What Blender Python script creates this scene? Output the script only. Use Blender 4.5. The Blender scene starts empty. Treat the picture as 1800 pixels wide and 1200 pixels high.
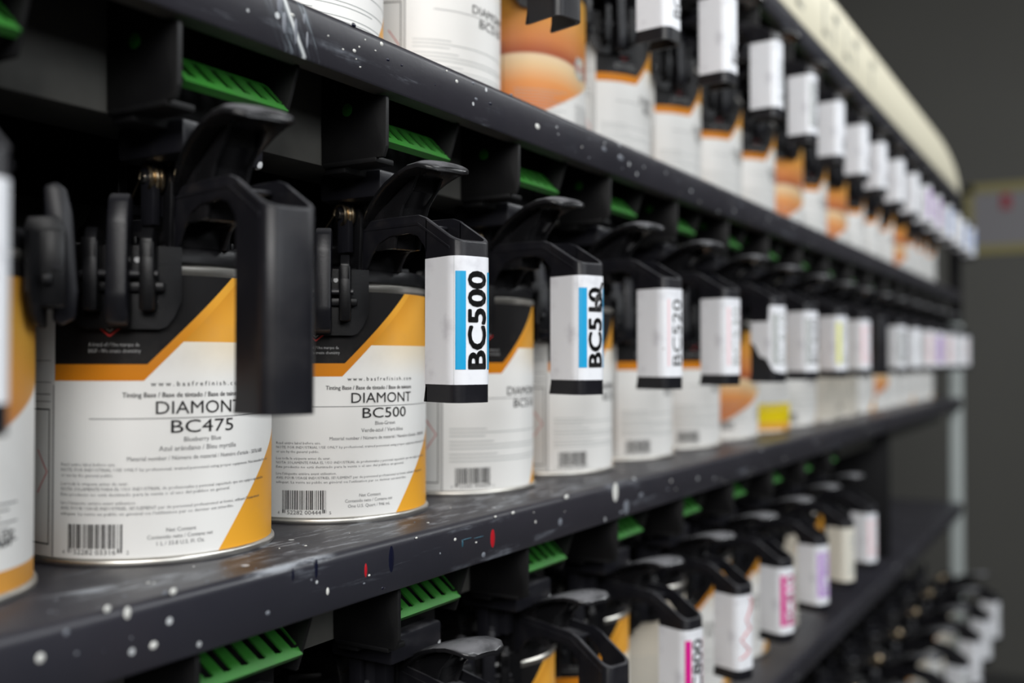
import bpy, bmesh, math, random
from mathutils import Vector, Matrix
random.seed(7)
S = bpy.context.scene
COL = S.collection
K = 0.001                      # builders work in millimetres
CAMZ = 1.30
Z_MAIN = CAMZ - 0.0845         # top of the middle shelf
PITCH = 0.1231                 # can to can along the shelf
Z_UP = Z_MAIN + 0.236
Z_LOW = Z_MAIN - 0.236
FRONT = 290.6                  # y of the shelf fronts (mm)

# ------------------------------------------------------------------ camera
cam = bpy.data.cameras.new('camera')
cam.sensor_width = 36.0
cam.lens = 35.0
cam.clip_start = 0.02
cam.clip_end = 60
co = bpy.data.objects.new('camera', cam); COL.objects.link(co)
YAW, TILT = math.radians(31.08), math.radians(1.0476)
co.location = (0, 0, CAMZ)
co.rotation_euler = (math.radians(90) + TILT, 0, math.radians(-90) + YAW)
cam.dof.use_dof = True
cam.dof.focus_distance = 0.48
cam.dof.aperture_fstop = 4.2
S.camera = co

# ------------------------------------------------------------------ world, lights, exposure
w = bpy.data.worlds.new('world'); S.world = w; w.use_nodes = True
bg = w.node_tree.nodes['Background']
bg.inputs[0].default_value = (0.75, 0.85, 1.0, 1); bg.inputs[1].default_value = 0.02

def area(name, loc, target, sx, sy, power, col):
    l = bpy.data.lights.new(name, 'AREA'); l.shape = 'RECTANGLE'
    l.size = sx; l.size_y = sy; l.energy = power; l.color = col
    o = bpy.data.objects.new(name, l); COL.objects.link(o)
    o.location = loc
    d = Vector(target) - Vector(loc)
    o.rotation_euler = d.to_track_quat('-Z', 'Y').to_euler()
    return o
area('ceiling_or_fill_lamp', (-1.35, -0.72, 2.2), (0.35, 0.3, 1.2), 1.4, 0.7, 41, (1.0, 0.985, 0.965))
area('ceiling_or_fill_lamp', (0.9, -1.1, 2.7), (1.2, 0.3, 1.2), 1.8, 0.35, 27, (0.95, 0.98, 1.0))
area('ceiling_or_fill_lamp', (2.6, -1.1, 2.75), (2.4, 0.3, 1.2), 1.2, 0.35, 17, (0.95, 0.98, 1.0))
area('ceiling_or_fill_lamp', (-0.2, -2.6, 2.3), (0.9, 0.3, 1.2), 1.6, 0.9, 22, (0.92, 0.96, 1.0))  # unseen fill light, added from behind the camera
S.view_settings.view_transform = 'Standard'
S.view_settings.look = 'None'
S.view_settings.gamma = 1
S.view_settings.use_curve_mapping = False
S.view_settings.exposure = 0.0

# ------------------------------------------------------------------ helpers
def tag(o, label=None, cat=None, group=None, kind=None):
    if label: o['label'] = label
    if cat: o['category'] = cat
    if group: o['group'] = group
    if kind: o['kind'] = kind
    return o

def empty(name, loc, rz=0.0):
    o = bpy.data.objects.new(name, None); COL.objects.link(o)
    o.location = loc; o.rotation_euler = (0, 0, rz); o.empty_display_size = 0.02
    return o

def copy_tree(o, parent=None):
    c = o.copy(); COL.objects.link(c); c.parent = parent
    for ch in list(o.children):
        copy_tree(ch, c)
    return c

class MB:
    """collects shapes in mm, builds one mesh object"""
    def __init__(s): s.v = []; s.f = []; s.m = []; s.uv = {}
    def add(s, vs, fs, mat=0, M=None):
        n = len(s.v)
        if M is not None: vs = [tuple(M @ Vector(p)) for p in vs]
        s.v += [tuple(p) for p in vs]
        for f in fs: s.f.append(tuple(i + n for i in f)); s.m.append(mat)
    def box(s, x0, x1, y0, y1, z0, z1, r=0.0, mat=0, M=None, seg=2):
        bm = bmesh.new()
        bmesh.ops.create_cube(bm, size=1)
        for v in bm.verts:
            v.co = ((x0 + x1) / 2 + v.co.x * (x1 - x0), (y0 + y1) / 2 + v.co.y * (y1 - y0), (z0 + z1) / 2 + v.co.z * (z1 - z0))
        if r > 0:
            bmesh.ops.bevel(bm, geom=bm.edges[:], offset=r, segments=seg, profile=0.5, affect='EDGES')
        s.frombm(bm, mat, M)
    def frombm(s, bm, mat=0, M=None):
        bm.verts.ensure_lookup_table()
        for i, v in enumerate(bm.verts): v.index = i
        s.add([tuple(v.co) for v in bm.verts], [[v.index for v in f.verts] for f in bm.faces], mat, M)
        bm.free()
    def prism(s, pts, a0, a1, axis='x', r=0.0, mat=0, M=None):
        """polygon in the plane across `axis`, extruded from a0 to a1"""
        def P(p, a):
            if axis == 'x': return (a, p[0], p[1])
            if axis == 'y': return (p[0], a, p[1])
            return (p[0], p[1], a)
        bm = bmesh.new()
        A = [bm.verts.new(P(p, a0)) for p in pts]; B = [bm.verts.new(P(p, a1)) for p in pts]
        bm.faces.new(A); bm.faces.new(B[::-1]); n = len(pts)
        for i in range(n): bm.faces.new((A[i], B[i], B[(i + 1) % n], A[(i + 1) % n]))
        bmesh.ops.recalc_face_normals(bm, faces=bm.faces[:])
        if r > 0:
            bmesh.ops.bevel(bm, geom=bm.edges[:], offset=r, segments=2, profile=0.5, affect='EDGES', clamp_overlap=True)
        s.frombm(bm, mat, M)
    def lathe(s, prof, n=64, mat=0, M=None, a0=0.0, a1=360.0, closed=False):
        full = abs(a1 - a0 - 360) < 1e-6
        cnt = n if full else n + 1
        vs = []
        for i in range(cnt):
            a = math.radians(a0 + (a1 - a0) * i / n)
            for (r, z) in prof: vs.append((r * math.cos(a), r * math.sin(a), z))
        m = len(prof); fs = []
        for i in range(n):
            j = (i + 1) % cnt
            for k in range(m if closed else m - 1):
                l = (k + 1) % m
                fs.append((i * m + k, j * m + k, j * m + l, i * m + l))
        if closed and not full:
            fs.append(tuple(range(m))[::-1]); fs.append(tuple((cnt - 1) * m + k for k in range(m)))
        s.add(vs, fs, mat, M)
    def tube(s, pts, r, n=10, mat=0, M=None):
        P = [Vector(p) for p in pts]; vs = []; fs = []
        for i, p in enumerate(P):
            d = (P[min(i + 1, len(P) - 1)] - P[max(i - 1, 0)]).normalized()
            a = d.orthogonal().normalized() if i == 0 else (pa - d * pa.dot(d)).normalized()
            pa = a; b = d.cross(a)
            for k in range(n):
                t = 2 * math.pi * k / n
                vs.append(tuple(p + a * math.cos(t) * r + b * math.sin(t) * r))
        for i in range(len(P) - 1):
            for k in range(n):
                fs.append((i * n + k, i * n + (k + 1) % n, (i + 1) * n + (k + 1) % n, (i + 1) * n + k))
        fs.append(tuple(range(n))[::-1]); fs.append(tuple((len(P) - 1) * n + k for k in range(n)))
        s.add(vs, fs, mat, M)
    def cyl(s, x, y, z0, z1, r, n=32, mat=0, ch=0.6):
        s.lathe([(0.01, z0), (r - ch, z0), (r, z0 + ch), (r, z1 - ch), (r - ch, z1), (0.01, z1)], n, mat, Matrix.Translation((x, y, 0)))
    def loft(s, secs, mat=0, M=None):
        n = len(secs[0]); vs = [p for c in secs for p in c]; fs = []
        for i in range(len(secs) - 1):
            for k in range(n):
                fs.append((i * n + k, i * n + (k + 1) % n, (i + 1) * n + (k + 1) % n, (i + 1) * n + k))
        fs.append(tuple(range(n))[::-1]); fs.append(tuple((len(secs) - 1) * n + k for k in range(n)))
        s.add(vs, fs, mat, M)
    def mesh(s, name, mats, angle=35, uvfn=None):
        me = bpy.data.meshes.new(name)
        me.from_pydata([(x * K, y * K, z * K) for x, y, z in s.v], [], s.f)
        for m in mats: me.materials.append(m)
        me.polygons.foreach_set('material_index', s.m)
        if uvfn:
            uv = me.uv_layers.new(name='UVMap')
            for p in me.polygons:
                for li in p.loop_indices:
                    uv.data[li].uv = uvfn(s.v[me.loops[li].vertex_index])
        me.update()
        me.shade_smooth(); me.set_sharp_from_angle(angle=math.radians(angle))
        return me
    def build(s, name, mats, parent=None, angle=35, uvfn=None):
        if not isinstance(mats, (list, tuple)): mats = [mats]
        o = bpy.data.objects.new(name, s.mesh(name, mats, angle, uvfn)); COL.objects.link(o)
        if parent: o.parent = parent
        return o

# ------------------------------------------------------------------ materials
def srgb(r, g, b):
    def c(v):
        v /= 255.0
        return v / 12.92 if v <= 0.04045 else ((v + 0.055) / 1.055) ** 2.4
    return (c(r), c(g), c(b), 1)

class N:
    """tiny node-graph writer"""
    def __init__(s, name, rough=0.5, metal=0.0, col=(0.5, 0.5, 0.5, 1), spec=0.5):
        s.mat = bpy.data.materials.new(name); s.mat.use_nodes = True
        s.nt = s.mat.node_tree; s.b = s.nt.nodes['Principled BSDF']
        s.b.inputs['Roughness'].default_value = rough; s.b.inputs['Metallic'].default_value = metal
        s.b.inputs['Base Color'].default_value = col
        s.b.inputs['Specular IOR Level'].default_value = spec
    def node(s, t, **kw):
        n = s.nt.nodes.new(t)
        for k, v in kw.items(): setattr(n, k, v)
        return n
    def link(s, a, b): s.nt.links.new(a, b)
    def m(s, op, a, b=None, c=None):
        n = s.node('ShaderNodeMath', operation=op)
        for i, x in enumerate((a, b, c)):
            if x is None: continue
            if isinstance(x, (int, float)): n.inputs[i].default_value = x
            else: s.link(x, n.inputs[i])
        return n.outputs[0]
    def smooth(s, x, lo, hi):
        n = s.node('ShaderNodeMapRange', interpolation_type='SMOOTHSTEP')
        s.link(x, n.inputs['Value']); n.inputs['From Min'].default_value = lo; n.inputs['From Max'].default_value = hi
        return n.outputs[0]
    def mix(s, fac, a, b):
        n = s.node('ShaderNodeMix', data_type='RGBA')
        if isinstance(fac, (int, float)): n.inputs[0].default_value = fac
        else: s.link(fac, n.inputs[0])
        for i, x in ((6, a), (7, b)):
            if isinstance(x, tuple): n.inputs[i].default_value = x
            else: s.link(x, n.inputs[i])
        return n.outputs[2]
    def coords(s, kind='Object', scale=(1, 1, 1)):
        t = s.node('ShaderNodeTexCoord'); mp = s.node('ShaderNodeMapping')
        s.link(t.outputs[kind], mp.inputs[0]); mp.inputs['Scale'].default_value = scale
        return mp.outputs[0]
    def noise(s, vec, scale, detail=3, rough=0.55):
        n = s.node('ShaderNodeTexNoise'); s.link(vec, n.inputs['Vector'])
        n.inputs['Scale'].default_value = scale; n.inputs['Detail'].default_value = detail
        n.inputs['Roughness'].default_value = rough
        return n.outputs[0]
    def spots(s, vec, scale, size, keep):
        v = s.node('ShaderNodeTexVoronoi'); s.link(vec, v.inputs['Vector']); v.inputs['Scale'].default_value = scale
        sep = s.node('ShaderNodeSeparateColor'); s.link(v.outputs['Color'], sep.inputs[0])
        near = s.m('LESS_THAN', v.outputs['Distance'], s.m('MULTIPLY', sep.outputs[1], size))
        return s.m('MULTIPLY', near, s.m('LESS_THAN', sep.outputs[0], keep))
    def bump(s, h, strength, dist=0.0005):
        n = s.node('ShaderNodeBump'); n.inputs['Strength'].default_value = strength; n.inputs['Distance'].default_value = dist
        s.link(h, n.inputs['Height']); s.link(n.outputs[0], s.b.inputs['Normal'])
    def color(s, c): s.link(c, s.b.inputs['Base Color'])
    def rough(s, c): s.link(c, s.b.inputs['Roughness'])

def plastic(name, base, rough, speck=0.05, dust=(0.020, 0.019, 0.021, 1), top=0.0):
    n = N(name, rough, spec=0.28)
    v = n.coords()
    a = n.noise(v, 45, 4)
    c = n.mix(n.smooth(a, 0.45, 0.8), base, dust)
    if top:      # overhead sheen painted in as paler grey on what faces up
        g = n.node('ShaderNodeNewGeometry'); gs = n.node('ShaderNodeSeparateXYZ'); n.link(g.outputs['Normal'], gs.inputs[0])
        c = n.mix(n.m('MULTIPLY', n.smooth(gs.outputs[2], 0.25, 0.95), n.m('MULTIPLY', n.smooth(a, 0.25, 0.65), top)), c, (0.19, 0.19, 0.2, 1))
    c = n.mix(n.spots(v, 150, 0.34, speck), c, (0.6, 0.61, 0.62, 1))
    n.color(c)
    n.rough(n.m('ADD', n.m('MULTIPLY', a, 0.28), rough - 0.12))
    n.bump(n.noise(v, 900, 2), 0.12, 0.0003)
    return n.mat
BLACK = plastic('black_plastic', (0.006, 0.006, 0.007, 1), 0.34)
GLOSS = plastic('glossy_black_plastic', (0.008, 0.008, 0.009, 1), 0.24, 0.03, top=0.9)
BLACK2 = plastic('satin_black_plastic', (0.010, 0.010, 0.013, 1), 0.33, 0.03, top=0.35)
HOUS = plastic('drive_black_plastic', (0.004, 0.004, 0.0045, 1), 0.5, 0.006, (0.008, 0.008, 0.008, 1))
GREEN = plastic('green_plastic', (0.026, 0.165, 0.020, 1), 0.42, 0.01, (0.035, 0.13, 0.03, 1))
WHITE = N('white_sticker_vinyl', 0.35, 0, srgb(232, 234, 240)).mat
def worn_white():
    n = N('white_sticker', 0.34); v = n.coords()
    c = n.mix(n.smooth(n.noise(v, 60, 4), 0.5, 0.85), srgb(236, 238, 243), srgb(196, 196, 204))
    c = n.mix(n.spots(v, 210, 0.16, 0.10), c, srgb(140, 125, 118))
    n.color(c); n.bump(n.noise(v, 160, 2), 0.15, 0.0006); return n.mat
STICK = worn_white()
CREAMST = N('cream_sticker', 0.4, 0, srgb(222, 218, 205)).mat
INK = N('black_ink', 0.4, 0, (0.012, 0.011, 0.012, 1)).mat
INKG = N('grey_ink', 0.45, 0, (0.09, 0.09, 0.095, 1)).mat
INKW = N('pale_ink', 0.45, 0, (0.40, 0.40, 0.40, 1)).mat
CYAN = N('cyan_ink', 0.35, 0, srgb(0, 160, 214)).mat
MAGENTA = N('magenta_ink', 0.35, 0, srgb(214, 30, 140)).mat
PINK = N('pale_pink_ink', 0.35, 0, srgb(238, 208, 212)).mat
LILAC = N('lilac_ink', 0.35, 0, srgb(190, 150, 215)).mat
YELLOWI = N('pale_yellow_ink', 0.35, 0, srgb(226, 226, 120)).mat
GREYI = N('pale_grey_ink', 0.35, 0, srgb(168, 172, 170)).mat
BLUEI = N('pale_blue_ink', 0.35, 0, srgb(150, 180, 232)).mat
REDI = N('red_ink', 0.4, 0, srgb(190, 40, 40)).mat
GOLD = N('zinc_yellow_steel', 0.28, 1.0, (0.62, 0.5, 0.34, 1)).mat
STEEL = N('steel', 0.3, 1.0, (0.55, 0.55, 0.56, 1)).mat
def tinplate():
    n = N('tinplate', 0.36, 1.0); v = n.coords()
    n.color(n.mix(n.noise(v, 80, 3), (0.80, 0.78, 0.73, 1), (0.55, 0.52, 0.47, 1))); return n.mat
TIN = tinplate()

def shelf_paint(which=None):
    n = N('charcoal_shelf_paint', 0.42); v = n.coords()
    base = n.mix(n.noise(v, 9, 4), srgb(36, 36, 42), srgb(52, 50, 57))
    streak = n.noise(n.coords(scale=(1.0, 6.0, 9.0)), 14, 6, 0.7)
    patch = n.noise(v, 16, 5, 0.65)
    f = n.m('MULTIPLY', n.smooth(streak, 0.55, 0.76), n.smooth(patch, 0.46, 0.62))
    c = n.mix(n.m('MULTIPLY', f, 0.55), base, srgb(150, 156, 166))
    c = n.mix(n.m('MULTIPLY', n.smooth(n.noise(v, 5.5, 4, 0.6), 0.56, 0.66), 0.25), c, srgb(34, 38, 48))
    c = n.mix(n.spots(v, 75, 0.13, 0.35), c, srgb(200, 203, 205))
    sp = n.node('ShaderNodeSeparateXYZ'); n.link(v, sp.inputs[0]); X, Y, Z = sp.outputs
    def win(a, lo, hi, e):
        return n.m('MULTIPLY', n.smooth(a, lo - e, lo + e), n.m('SUBTRACT', 1.0, n.smooth(a, hi - e, hi + e)))
    if which == 'upper':      # brushed white smear running down the fascia
        slant = n.m('ADD', X, n.m('MULTIPLY', n.m('SUBTRACT', Z, Z_UP), 0.55))
        cb = n.node('ShaderNodeCombineXYZ'); n.link(slant, cb.inputs[0]); n.link(n.m('MULTIPLY', Z, 0.10), cb.inputs[2])
        st = n.noise(cb.outputs[0], 330, 5, 0.75)
        f1 = n.m('MULTIPLY', n.smooth(st, 0.45, 0.68), win(slant, 0.288, 0.301, 0.004))
        f2 = n.m('MULTIPLY', n.smooth(st, 0.50, 0.72), win(slant, 0.304, 0.312, 0.002))
        f3 = n.m('MULTIPLY', win(n.m('ADD', slant, n.m('MULTIPLY', patch, 0.004)), 0.3005, 0.3025, 0.0008), 0.9)
        c = n.mix(n.m('MULTIPLY', n.m('MAXIMUM', f1, f2), 0.62), c, srgb(176, 190, 200))
        c = n.mix(f3, c, srgb(222, 226, 226))
    if which == 'middle':     # wiped smears along the nose
        cb = n.node('ShaderNodeCombineXYZ'); n.link(n.m('MULTIPLY', X, 0.22), cb.inputs[0]); n.link(Y, cb.inputs[1]); n.link(Z, cb.inputs[2])
        st = n.noise(cb.outputs[0], 210, 5, 0.7)
        top = n.smooth(Z, Z_MAIN - 0.003, Z_MAIN - 0.0006)
        g1 = n.m('MULTIPLY', n.smooth(st, 0.40, 0.66), n.m('MULTIPLY', win(X, 0.222, 0.276, 0.012), win(n.m('ADD', Y, n.m('MULTIPLY', X, 0.2)), 0.357, 0.373, 0.004)))
        g2 = n.m('MULTIPLY', n.smooth(st, 0.40, 0.60), n.m('MULTIPLY', win(X, 0.286, 0.330, 0.008), win(Y, 0.2895, 0.2960, 0.0018)))
        g3 = n.m('MULTIPLY', n.smooth(st, 0.50, 0.62), n.m('MULTIPLY', win(X, 0.30, 0.62, 0.03), win(Y, 0.297, 0.345, 0.006)))
        g = n.m('MAXIMUM', n.m('MULTIPLY', g1, 0.62), n.m('MAXIMUM', n.m('MULTIPLY', g2, 0.8), n.m('MULTIPLY', g3, 0.40)))
        c = n.mix(n.m('MULTIPLY', g, top), c, srgb(178, 183, 190))
    n.color(c)
    n.rough(n.m('ADD', n.m('MULTIPLY', patch, 0.35), 0.22))
    n.bump(n.noise(v, 300, 3), 0.10, 0.0005); return n.mat
SHELF = shelf_paint()
SHELF_M = shelf_paint('middle')
SHELF_U = shelf_paint('upper')
def raw_lip():
    n = N('dusty_grey_steel', 0.6); v = n.coords()
    n.color(n.mix(n.noise(v, 60, 5), (0.055, 0.055, 0.05, 1), (0.12, 0.117, 0.105, 1))); return n.mat
LIP = raw_lip()
BACKP = N('grey_back_panel', 0.55, 0, (0.055, 0.055, 0.05, 1)).mat
DARKP = N('black_panel', 0.6, 0, (0.006, 0.006, 0.007, 1), 0.2).mat
POST = N('pale_grey_post', 0.45, 0, (0.42, 0.46, 0.45, 1)).mat
DROPW = N('white_paint_drop', 0.3, 0, srgb(215, 215, 210)).mat
DROPD = N('dark_paint_drop', 0.25, 0, (0.006, 0.007, 0.02, 1)).mat
DROPR = N('red_paint_drop', 0.25, 0, (0.42, 0.012, 0.02, 1)).mat
DROPT = N('teal_paint_drop', 0.3, 0, (0.03, 0.09, 0.13, 1)).mat
SMEAR = N('thin_white_paint_smear', 0.4, 0, srgb(112, 116, 124)).mat

R_CAN = 54.0
DEG = math.radians(1) * R_CAN     # arc mm per degree
def label_mat(kind):
    n = N('can_label_' + kind, 0.42, spec=0.16)
    t = n.node('ShaderNodeUVMap', uv_map='UVMap'); sp = n.node('ShaderNodeSeparateXYZ'); n.link(t.outputs[0], sp.inputs[0])
    U = n.m('MULTIPLY', sp.outputs[0], 100.0); Z = n.m('MULTIPLY', sp.outputs[1], 100.0)
    paper = srgb(240, 239, 236)
    obj = n.coords()
    if kind == 'diagonal':
        kink = n.m('MAXIMUM', n.m('SUBTRACT', U, 40.6), 0.0)
        fb = n.m('ADD', n.m('MULTIPLY', kink, 1.02), 82.6)
        kink2 = n.m('MAXIMUM', n.m('SUBTRACT', U, 39.3), 0.0)
        fo = n.m('ADD', n.m('MULTIPLY', kink2, 1.04), 75.8)
        black = n.m('GREATER_THAN', Z, fb); orange = n.m('GREATER_THAN', Z, fo)
        c = paper
        cream = n.m('MULTIPLY', n.smooth(Z, 72, 92), n.smooth(U, 36, 80))
        c = n.mix(n.m('MULTIPLY', cream, 0.55), c, srgb(232, 208, 160))
        gold_fade = n.smooth(n.m('SUBTRACT', Z, n.m('MULTIPLY', U, 0.95)), 24, 48)  # gold deepens towards the upper left
        goldc = n.mix(gold_fade, srgb(232, 166, 62), srgb(204, 138, 40))
        c = n.mix(n.m('GREATER_THAN', Z, 92.0), c, goldc)
        c = n.mix(orange, c, n.mix(n.smooth(Z, 76, 118), srgb(214, 130, 24), srgb(222, 160, 56)))
        q = n.m('MULTIPLY', n.m('SUBTRACT', U, 72.0), n.m('SUBTRACT', U, 112.0))
        fc = n.m('ADD', n.m('ADD', n.m('MULTIPLY', n.m('SUBTRACT', U, 72.0), 1.06), 5.0), n.m('MULTIPLY', q, -0.009))
        corner = n.m('MULTIPLY', n.m('LESS_THAN', Z, fc), n.m('LESS_THAN', U, 128.0))
        c = n.mix(corner, c, n.mix(n.smooth(Z, 0, 45), srgb(240, 172, 54), srgb(226, 158, 52)))
        c = n.mix(n.m('GREATER_THAN', U, 128.0), c, n.mix(n.m('GREATER_THAN', Z, 82.6), paper, (0.012, 0.011, 0.011, 1)))
        inb = n.m('MULTIPLY', black, n.m('GREATER_THAN', U, 0.6))
        pr = n.m('LESS_THAN', U, 0.6)
        c = n.mix(pr, c, srgb(214, 213, 210))  # side panel paper darkened: its shade is painted into the colour
        c = n.mix(inb, c, (0.010, 0.0095, 0.010, 1))
    elif kind == 'swirl':
        du = n.m('SUBTRACT', U, 22.0)
        wv = n.m('ADD', n.m('SUBTRACT', Z, 15.0), n.m('MULTIPLY', n.m('MULTIPLY', du, du), 0.0032))
        r = n.node('ShaderNodeValToRGB'); n.link(n.m('DIVIDE', wv, 130.0), r.inputs[0])
        e = r.color_ramp.elements
        e[0].position = 0.12; e[0].color = srgb(226, 132, 62)
        e[1].position = 1.0; e[1].color = srgb(150, 100, 34)
        for p, cc in ((0.24, srgb(236, 160, 96)), (0.34, srgb(240, 206, 158)), (0.385, srgb(240, 214, 176)), (0.40, srgb(168, 84, 54)),
                      (0.48, srgb(206, 128, 74)), (0.62, srgb(216, 148, 66)), (0.8, srgb(196, 146, 58))):
            x = e.new(p); x.color = cc
        lowb = n.m('ADD', n.m('MULTIPLY', n.m('SUBTRACT', U, 4.0), 0.50), 12.0)
        c = n.mix(n.smooth(n.m('SUBTRACT', Z, lowb), -1.0, 1.5), paper, r.outputs[0])
        c = n.mix(n.m('MULTIPLY', n.m('LESS_THAN', Z, 11.0), n.m('GREATER_THAN', U, 76.0)), c, srgb(222, 158, 72))
        c = n.mix(n.m('GREATER_THAN', Z, 114.0), c, (0.012, 0.011, 0.011, 1))
    elif kind == 'yellow':
        r = n.mix(n.m('LESS_THAN', Z, 34.0), paper, srgb(246, 218, 30))
        r = n.mix(n.m('LESS_THAN', Z, 12.0), r, srgb(238, 176, 70))
        c = n.mix(n.m('GREATER_THAN', Z, 82.0), r, srgb(206, 150, 70))
    else:
        c = n.mix(n.smooth(Z, 0, 110), srgb(214, 208, 196), srgb(205, 196, 180))
        c = n.mix(n.m('GREATER_THAN', Z, 112.0), c, (0.02, 0.02, 0.02, 1))
    c = n.mix(n.m('MULTIPLY', n.smooth(n.noise(obj, 22, 5, 0.6), 0.55, 0.8), 0.14), c, srgb(150, 140, 128))
    n.color(c)
    n.bump(n.noise(obj, 28, 2), 0.10, 0.0015)
    return n.mat
LAB = {k: label_mat(k) for k in ('diagonal', 'swirl', 'yellow', 'plain')}

# ------------------------------------------------------------------ text as flat printed meshes
_tc = {}
def glyphs(text, bold=0.0, res=2):
    key = (text, res)
    if key in _tc: return _tc[key]
    cu = bpy.data.curves.new('t', 'FONT'); cu.body = text; cu.size = 1.0; cu.resolution_u = res
    o = bpy.data.objects.new('t', cu); COL.objects.link(o)
    dg = bpy.context.evaluated_depsgraph_get(); dg.update()
    me = o.evaluated_get(dg).to_mesh()
    vs = [(v.co.x, v.co.y) for v in me.vertices]; fs = [tuple(p.vertices) for p in me.polygons]
    o.evaluated_get(dg).to_mesh_clear()
    bpy.data.objects.remove(o); bpy.data.curves.remove(cu)
    _tc[key] = (vs, fs); return _tc[key]
_h = glyphs('H')[0]; CAPH = max(v[1] for v in _h)

def put_text(mb, text, u0, z0, cap, mp, mat, width=None, bold=0.0, center=False, res=2):
    vs, fs = glyphs(text, bold, res)
    if not vs: return
    x0 = min(v[0] for v in vs); x1 = max(v[0] for v in vs)
    sy = cap / CAPH; sx = sy if width is None else width / (x1 - x0)
    off = u0 - (x1 - x0) * sx / 2 if center else u0
    for dx, dy in (((0, 0),) if bold <= 0 else ((-1, 0), (1, 0), (0, 1), (0, -1))):
        mb.add([mp(off + (x - x0 + dx * bold) * sx, z0 + (y + dy * bold * 0.6) * sy) for x, y in vs], fs, mat)

def cylmap(r):
    def f(u, z):
        a = math.radians(-90.0) - math.radians(84.0 - u / DEG)   # 84 deg: where the label is glued
        return (r * math.cos(a), r * math.sin(a), z)
    return f
CM = cylmap(R_CAN + 0.16)
CMB = cylmap(R_CAN + 0.32)
def patch(mb, u0, u1, z0, z1, mat, mp=CM, step=2.0):
    n = max(1, int((u1 - u0) / step)); vs = []; fs = []
    for i in range(n + 1):
        u = u0 + (u1 - u0) * i / n
        vs += [mp(u, z0), mp(u, z1)]
    for i in range(n): fs.append((2 * i, 2 * i + 2, 2 * i + 3, 2 * i + 1))
    mb.add(vs, fs, mat)
def seg(mb, a, b, wd, mat, mp=CM, n=6):
    dx, dz = b[0] - a[0], b[1] - a[1]; L = math.hypot(dx, dz); px, pz = -dz / L * wd / 2, dx / L * wd / 2
    vs = []; fs = []
    for i in range(n + 1):
        t = i / n; x, z = a[0] + dx * t, a[1] + dz * t
        vs += [mp(x - px, z - pz), mp(x + px, z + pz)]
    for i in range(n): fs.append((2 * i, 2 * i + 2, 2 * i + 3, 2 * i + 1))
    mb.add(vs, fs, mat)
def barcode(mb, u0, u1, z0, z1, rng, mp=CM):
    u = u0
    while u < u1:
        wd = rng.choice((0.22, 0.22, 0.45, 0.7)); patch(mb, u, min(u + wd, u1), z0, z1, 1, mp); u += wd + rng.choice((0.22, 0.25, 0.45, 0.6))

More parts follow.
